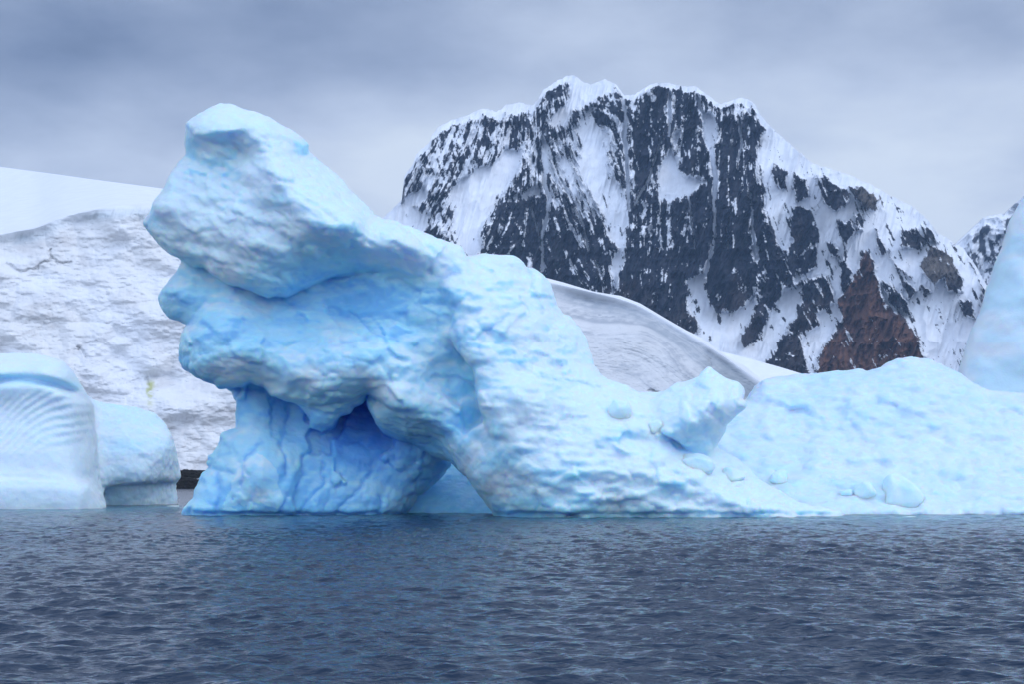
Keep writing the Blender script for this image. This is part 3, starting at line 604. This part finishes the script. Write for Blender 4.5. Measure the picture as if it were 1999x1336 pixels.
def m_fields(X, Z, below):
    fa = np.interp(X, [700, 850, 980, 1060, 1150, 1230, 1330, 1450, 1560, 1750, 1950], [-.35, -.5, -.35, .15, .42, .05, -.12, .05, .4, .5, .5])
    sx_ = X - fa * (Z - 400)
    w1 = fbm(X / 26, Z / 34, .3, 5, .68, 200); w2 = fbm(X / 26, Z / 34, 6.3, 5, .68, 205)
    xw, zw = X + 12 * w1, Z + 12 * w2
    P = -.42 + 0 * X
    for poly, s in SNOWP: P = np.maximum(P, -.42 + (s * .85) * smooth(8, -9, poly_sdf(xw, zw, poly)))
    for pts, w in GULLY: P = np.maximum(P, -.42 + 1.0 * np.exp(-(line_dist(X + 3 * w1, Z + 3 * w2, pts) / w) ** 2))
    cap = np.interp(X, [690,790,840,1000,1060,1200,1300,1480,1500,1600,1900], [25,3,10,20,10,8,6,16,22,10,14])
    P = np.maximum(P, -.42 + 1.15 * smooth(1.35, .7, (below * (1 + .0 * w1) / np.maximum(.25, 1 + 1.3 * w2) + 3 * w1) / cap))
    for poly, s in ROCKP: P = P - s * smooth(5, -4, poly_sdf(xw, zw, poly))
    brown = smooth(8, -8, poly_sdf(xw, zw, BROWN))
    # loose snow on ledges: more of it high up and on the left, almost none low down
    hi = smooth(620, 250, Z) * smooth(1500, 1150, X) * .30 + .16 * smooth(1060, 830, X)
    gl = fbm((sx_ + 7 * w1) / 17, Z / 190 + .05 * w2, 6.2, 2, .5, 221, 'ridge')
    P = P + .5 * smooth(.70, .95, gl) * smooth(-.5, .6, fbm(X / 40, Z / 70, 3.2, 2, .5, 223) + .2)
    cen = np.exp(-((X - 1130) / 75) ** 2 - ((Z - 330) / 120) ** 2)
    st_ = fbm((X - 1205 - (Z - 470) * .42) / (5 + np.clip(470 - Z, 0, 300) * .02), Z / 55, 2.2, 4, .65, 218)
    lowc = smooth(430, 520, Z) * smooth(930, 1000, X) * smooth(1520, 1470, X)
    P = P + .24 * fbm(X / 34, Z / 42, 8.1, 2, .5, 219) - .10 * lowc
    P = P + hi - .25 * brown + cen * (.9 * st_ + .05)
    fine = .50 * fbm(X / 11, Z / 12, .2, 5, .72, 210) + .62 * fbm((sx_ + 2 * w1) / 5.5, Z / 44, 1.2, 4, .66, 216) + .35 * fbm((X - .3 * Z) / 4, Z / 30, 4.2, 3, .6, 217) * smooth(-.6, .1, P)
    return P, fine, brown, w1
def m_depth(X, Z, below):
    P, fine, brown, w1 = m_fields(X, Z, below)
    s = .79
    rib = fbm((X + .25 * (Z - 400)) / 42, Z / 150, .4, 4, .55, 220, "ridge")
    rib2 = fbm((X + .4 * (Z - 400)) / 14, Z / 46, .4, 3, .55, 226, "ridge")
    Y = 2250 + (780 - Z) * s * .72 + 55 * fbm(X / 180, Z / 200, .9, 2, .5, 224)
    rk_ = smooth(.35, -.2, P)
    Y = Y - 34 * rib * (.5 + .5 * rk_) - rk_ * (24 * rib2 + 8 * fine) - 26 * rk_
    return Y
def m_colour(X, Z, Y, below):
    P, fine, brown, w1 = m_fields(X, Z, below)
    snow = smooth(-.04, .05, P + .03 + 1.4 * fine)
    streak = fbm(X / 5, Z / 60, .8, 3, .6, 230); n = fbm(X / 7, Z / 9, .8, 4, .6, 233)
    rock = mixc((.010, .014, .026), (.034, .037, .050), smooth(-.3, .5, n + .4 * streak))
    warm = smooth(.0, .5, fbm(X / 60, Z / 80, 3.1, 3, .5, 236) + .9 * smooth(520, 640, Z) - .55)
    rock = mixc(rock, (.050, .040, .040), .7 * warm)
    rock = mixc(rock, mixc((.15, .075, .050), (.085, .046, .036), smooth(-.3, .4, n + streak)), brown)
    tan = np.exp(-(((X - 1830) / 45) ** 2 + ((Z - 520) / 40) ** 2)) + np.exp(-(((X - 1700) / 35) ** 2 + ((Z - 385) / 22) ** 2))
    rock = mixc(rock, (.21, .18, .15), .7 * np.clip(tan, 0, 1))
    sn = SNOW * (1 - .05 * smooth(.0, .5, streak))[..., None]
    return rock * (1 - snow[..., None]) + sn * snow[..., None]
tag(sheet("mountain", ROCKSNOW, np.arange(690, 1990, 1.1), curve([(690,800),(1990,800)]), m_top, 620, m_depth, m_colour, back=1200, jag=3.6, seed=240), None, None, None, "structure")

# ---- farther ridge behind the saddle
r_top = curve([(1780,560),(1850,500),(1886,461),(1897,448),(1919,425),(1942,418),(1964,416),(1999,380),(2060,330),(2150,300),(2300,330)])
def r_depth(X, Z, b): return 3100 + (780 - Z) * 1.1 * .7 - 70 * fbm(X / 40, Z / 60, .4, 4, .55, 250, "ridge")
def r_colour(X, Z, Y, b):
    f = .6 * fbm(X / 8, Z / 11, .2, 5, .66, 255) + .5 * fbm((X - .3 * Z) / 9, Z / 30, 1.2, 4, .6, 259)
    s = smooth(-.05, .08, f - .02 + .7 * smooth(22, 5, b))
    return mixc((.05, .055, .07), SNOW, s)
tag(sheet("mountain", ROCKSNOW, np.arange(1780, 2300, 1.6), curve([(1780,800),(2300,800)]), r_top, 300, r_depth, r_colour, back=1200, jag=4, seed=260), None, None, None, "structure")

# ---- dark rocks at the foot of the ice cliff
def rock(poly, label, seed, dm, th):
    P = np.array(poly, float); bx = (P[:, 0].min() - 8, P[:, 0].max() + 8, P[:, 1].min() - 8, P[:, 1].max() + 8)
    V, q, N, px, py, d = carve([dict(poly=poly, f=lambda X, Z: dm + 2.5 * smooth(957, 922, Z) + 0 * X, back=dm + th, r=1.2, warp=3, seed=seed, rough=rough_face(1.2, 10, 7, seed))], 425., bx, .22, (dm - 5, dm + th + 3), nblur=1)
    x, y, z = V.T
    V = V + N * (.7 * fbm(x / 2.5, y / 2.5, z / 1.6, 4, .6, seed, "ridge"))[:, None]
    sn = smooth(.30, .42, fbm(x / 2.2, y / 2.2, z / 1.0, 3, .6, seed + 9)) * smooth(.2, .6, N[:, 2]) * .7
    col = mixc(np.full((len(V), 3), .010), SNOW * .8, sn * (seed == 273))
    tag(link_mesh("shore_rock", V, q, ROCK, col), label, "rock", "dark rocks at the foot of the glacier")
rock([(290,925),(330,921),(370,921),(410,923),(470,926),(480,965),(280,965)], "black rock ledge under the overhanging edge of the glacier", 271, -2.0, 9)
rock([(338,952),(345,943),(356,940),(368,934),(380,936),(392,932),(400,940),(408,964),(335,964)], "low jagged black rock with snow scraps at the shore, in front of the ledge", 273, -7.5, 5)
print("land", round(time.time() - T0, 1))
# ------------------------------------------------------------------ water
def build_water():
    fine = np.linspace(R(-27), R(27), 1500)
    az = np.r_[np.linspace(R(-180), R(-29), 46), fine, np.linspace(R(29), R(180), 46)]
    inv = np.linspace(1 / 13.5, 1 / 700., 1250)
    r = np.r_[np.geomspace(.5, 13.2, 60), 1 / inv, np.geomspace(760, 45000, 26)]
    A, RR = np.meshgrid(az, r, indexing="ij")
    x = (RR * np.sin(A)).astype(np.float32); y = (RR * np.cos(A)).astype(np.float32)
    dr = np.gradient(r)[None, :] * np.ones_like(A); da = np.abs(np.gradient(az))[:, None] * RR
    gx, gy, gz = np.zeros_like(x), np.zeros_like(x), np.zeros_like(x)
    g = np.random.default_rng(11)
    n = 110
    lam = np.geomspace(.20, 6.0, n) * g.uniform(.93, 1.07, n)
    for i in range(n):
        th = R(205) + g.normal(0, R(36))                       # waves run towards the viewer, a little to the left
        kx, ky = math.sin(th) * 2 * math.pi / lam[i], math.cos(th) * 2 * math.pi / lam[i]
        amp = .0053 * lam[i] ** 1.05 * math.exp(-(lam[i] / 2.6) ** 2) * g.rayleigh(.9)
        step = np.abs(math.cos(th)) * dr + np.abs(math.sin(th)) * da
        fade = smooth(.5, 2.0, lam[i] / step)
        ph = kx * x + ky * y + g.uniform(0, 6.28)
        s, c = np.sin(ph), np.cos(ph)
        gz += (amp * fade) * c
        gx -= (amp * fade * .8 * math.sin(th)) * s; gy -= (amp * fade * .8 * math.cos(th)) * s
    # gusts: patches of livelier and calmer water
    gust = (.92 + .42 * fbm(x / 14, y / 26, .3, 3, .5, 300)).astype(np.float32)
    calm = 1 - .45 * np.exp(-((x + 14) / 9) ** 2 - ((y - 88) / 16) ** 2)
    gust *= calm
    V = np.stack([x + gx * gust, y + gy * gust, gz * gust], -1).reshape(-1, 3)
    # pale ice foot lying under the surface along the bergs
    X, Y = x.ravel(), y.ravel()
    def seg(p, q, w):
        ex, ey = q[0] - p[0], q[1] - p[1]
        t = np.clip(((X - p[0]) * ex + (Y - p[1]) * ey) / (ex * ex + ey * ey), 0, 1)
        return np.exp(-(((X - p[0] - ex * t) / w) ** 2 + ((Y - p[1] - ey * t) / (w * 1.3)) ** 2))
    sh = np.maximum.reduce([seg((-60, 122), (-34, 125), 9), seg((-34, 130), (-28, 140), 4), seg((2, 95.5), (20, 96), 3.5) * .6, seg((20, 96), (50, 101), 7) * .9, seg((-22, 103), (-5, 106), 1.5) * .4, seg((-4, 108), (0, 106), 3) * .6])
    sh = sh * np.clip(.8 + .5 * fbm(X / 5, Y / 8, .1, 3, .5, 310), 0, 1)
    deep = np.array((.009, .026, .056)); shoal = np.array((.035, .17, .23))
    col = deep * (1 - sh[:, None]) + shoal * sh[:, None]
    return link_mesh("water", V, grid_faces(len(az), len(r), flip=True), WATER, col)

m, nt, N_, L_ = new_mat("sea_water"); WATER = m
out = N_.new("ShaderNodeOutputMaterial"); b = N_.new("ShaderNodeBsdfPrincipled"); L_.new(b.outputs[0], out.inputs[0])
at = N_.new("ShaderNodeAttribute"); at.attribute_name = "col"; L_.new(at.outputs["Color"], b.inputs["Base Color"])
b.inputs["Roughness"].default_value = .12; b.inputs["IOR"].default_value = 1.33; b.inputs["Specular IOR Level"].default_value = .5
tc = N_.new("ShaderNodeTexCoord"); mp = N_.new("ShaderNodeMapping"); mp.inputs["Scale"].default_value = (.8, 1.5, 1); mp.inputs["Rotation"].default_value = (0, 0, R(-18))
L_.new(tc.outputs["Object"], mp.inputs["Vector"])
prev = None
for s, dist, det in ((1.6, .14, 3), (5, .035, 4)):
    nz = N_.new("ShaderNodeTexNoise"); nz.inputs["Scale"].default_value = s; nz.inputs["Detail"].default_value = det; nz.inputs["Distortion"].default_value = .6
    L_.new(mp.outputs[0], nz.inputs["Vector"])
    bp = N_.new("ShaderNodeBump"); bp.inputs["Distance"].default_value = dist; L_.new(nz.outputs["Fac"], bp.inputs["Height"])
    if prev: L_.new(prev.outputs[0], bp.inputs["Normal"])
    prev = bp
L_.new(prev.outputs[0], b.inputs["Normal"])
tag(build_water(), None, None, None, "structure")

# ------------------------------------------------------------------ haze
m, nt, N_, L_ = new_mat("cold_haze")
out = N_.new("ShaderNodeOutputMaterial"); pv = N_.new("ShaderNodeVolumePrincipled")
pv.inputs["Color"].default_value = (.45, .68, 1.0, 1); pv.inputs["Density"].default_value = HAZE; pv.inputs["Anisotropy"].default_value = 0.0
L_.new(pv.outputs[0], out.inputs["Volume"])
hx, hy0, hy1, hz0, hz1 = 2600., -400., 5200., -8., 900.
hv = [(sx * hx, yy, zz) for zz in (hz0, hz1) for yy in (hy0, hy1) for sx in (-1, 1)]
hf = [(0, 2, 3, 1), (4, 5, 7, 6), (0, 1, 5, 4), (2, 6, 7, 3), (0, 4, 6, 2), (1, 3, 7, 5)]
if HAZE > 0:
    hb = link_mesh("haze", hv, hf, m); tag(hb, None, None, None, "stuff")

# ------------------------------------------------------------------ sky and sun
SUN_EL, SUN_AZ = R(48), R(62)                                   # azimuth from the view direction towards the right (90 = due right)
w = bpy.data.worlds.new("World"); sc.world = w; w.use_nodes = True
nt = w.node_tree; N_, L_ = nt.nodes, nt.links; N_.clear()
def nd(t, **kw):
    n = N_.new(t)
    for k, v in kw.items(): setattr(n, k, v)
    return n
def math_(op, a, b=None, c=None, clamp=False):
    n = nd("ShaderNodeMath", operation=op, use_clamp=clamp)
    for i, v in enumerate((a, b, c)):
        if v is None: continue
        if isinstance(v, (int, float)): n.inputs[i].default_value = v
        else: L_.new(v, n.inputs[i])
    return n.outputs[0]
def maprange(v, a, b_, c=0., d_=1., kind="SMOOTHSTEP"):
    n = nd("ShaderNodeMapRange", interpolation_type=kind)
    L_.new(v, n.inputs["Value"])
    for k, x_ in (("From Min", a), ("From Max", b_), ("To Min", c), ("To Max", d_)): n.inputs[k].default_value = x_
    return n.outputs[0]
tc = nd("ShaderNodeTexCoord"); sep = nd("ShaderNodeSeparateXYZ"); L_.new(tc.outputs["Generated"], sep.inputs[0])
dx, dy, dz = sep.outputs
# cloud layer seen in perspective: direction projected on a plane overhead
den = math_("ADD", math_("MAXIMUM", dz, 0.0), .22)
cx, cy = math_("DIVIDE", dx, den), math_("DIVIDE", dy, den)
cmb = nd("ShaderNodeCombineXYZ"); L_.new(cx, cmb.inputs[0]); L_.new(cy, cmb.inputs[1])
n1 = nd("ShaderNodeTexNoise"); n1.inputs["Scale"].default_value = 1.15; n1.inputs["Detail"].default_value = 4; n1.inputs["Roughness"].default_value = .5; n1.inputs["Distortion"].default_value = .4
L_.new(cmb.outputs[0], n1.inputs["Vector"])
mp = nd("ShaderNodeMapping"); mp.inputs["Scale"].default_value = (1, 1, 1); mp.inputs["Location"].default_value = (3.3, 1.2, 0); L_.new(cmb.outputs[0], mp.inputs["Vector"])
n2 = nd("ShaderNodeTexNoise"); n2.inputs["Scale"].default_value = 3.4; n2.inputs["Detail"].default_value = 6; n2.inputs["Roughness"].default_value = .55; L_.new(mp.outputs[0], n2.inputs["Vector"])
noise = math_("ADD", math_("MULTIPLY", math_("SUBTRACT", n1.outputs["Fac"], .5), .55), math_("MULTIPLY", math_("SUBTRACT", n2.outputs["Fac"], .5), .8))
# broad dark banks of cloud at their own bearings, (px, py) -> direction
def bank(px, py, sx, sy, amt):
    bx, bz = (px - CX) / F, (HOR - py) / F
    ux = math_("DIVIDE", dx, math_("MAXIMUM", dy, .05)); uz = math_("DIVIDE", dz, math_("MAXIMUM", dy, .05))
    q = math_("ADD", math_("POWER", math_("DIVIDE", math_("ABSOLUTE", math_("SUBTRACT", ux, bx)), sx / F), 2), math_("POWER", math_("DIVIDE", math_("ABSOLUTE", math_("SUBTRACT", uz, bz)), sy / F), 2))
    e = math_("POWER", 2.718, math_("MULTIPLY", q, -1))
    return math_("MULTIPLY", math_("MULTIPLY", e, amt), maprange(dy, .1, .4))
banks = None
for a in BANKS:
    v = bank(*a); banks = v if banks is None else math_("ADD", banks, v)
el = maprange(dz, .0, .34, .93, .55, "LINEAR")
lum = math_("ADD", math_("ADD", el, math_("MULTIPLY", noise, .8)), banks)
ramp = nd("ShaderNodeValToRGB"); cr = ramp.color_ramp
cr.elements[0].position = 0.0; cr.elements[0].color = (.115, .165, .275, 1)
cr.elements[1].position = 1.0; cr.elements[1].color = (.78, .88, 1.02, 1)
for p, c in ((.25, (.23, .305, .475, 1)), (.5, (.395, .485, .675, 1)), (.75, (.60, .70, .89, 1))):
    e_ = cr.elements.new(p); e_.color = c
L_.new(lum, ramp.inputs[0])
# the thick deck overhead lets more light through than the band near the horizon
over = math_("ADD", 1.0, math_("MULTIPLY", maprange(dz, .36, .95), OVERHEAD))
over = math_("ADD", over, math_("MULTIPLY", maprange(dy, .35, -.6), BEHIND))  # unseen sky behind the viewer brightened, an added fill for camera-facing ice
over = math_("MULTIPLY", over, maprange(dz, -.08, -.005, .12, 1.0))
vs = nd("ShaderNodeVectorMath", operation="SCALE"); L_.new(ramp.outputs[0], vs.inputs[0]); L_.new(over, vs.inputs["Scale"])
bg1 = nd("ShaderNodeBackground"); L_.new(vs.outputs[0], bg1.inputs["Color"]); bg1.inputs["Strength"].default_value = 1.0
sky = nd("ShaderNodeTexSky", sky_type="NISHITA", sun_disc=False, sun_elevation=SUN_EL, sun_rotation=SUN_AZ)
bg2 = nd("ShaderNodeBackground"); L_.new(sky.outputs[0], bg2.inputs["Color"]); bg2.inputs["Strength"].default_value = .05
mix = nd("ShaderNodeMixShader"); mix.inputs[0].default_value = .06; L_.new(bg1.outputs[0], mix.inputs[1]); L_.new(bg2.outputs[0], mix.inputs[2])
wo = nd("ShaderNodeOutputWorld"); L_.new(mix.outputs[0], wo.inputs[0])

s = bpy.data.lights.new("sun", "SUN"); s.energy = SUN; s.angle = R(28); s.color = (1.0, .96, .90)
so = bpy.data.objects.new("sun", s); COL.objects.link(so)
dirv = np.array((math.sin(SUN_AZ) * math.cos(SUN_EL), math.cos(SUN_AZ) * math.cos(SUN_EL) * SUNY, math.sin(SUN_EL)))
import mathutils
so.rotation_euler = mathutils.Vector(dirv).to_track_quat("Z", "Y").to_euler()
so.location = (200, 50, 300)

sc.view_settings.view_transform = "Standard"; sc.view_settings.look = "None"
sc.view_settings.exposure = EXPOSURE; sc.view_settings.gamma = 1
cy_ = sc.cycles
cy_.max_bounces = 10; cy_.diffuse_bounces = 6; cy_.glossy_bounces = 4; cy_.transmission_bounces = 4; cy_.volume_bounces = 1; cy_.transparent_max_bounces = 8
cy_.use_denoising = True
print("done", round(time.time() - T0, 1))
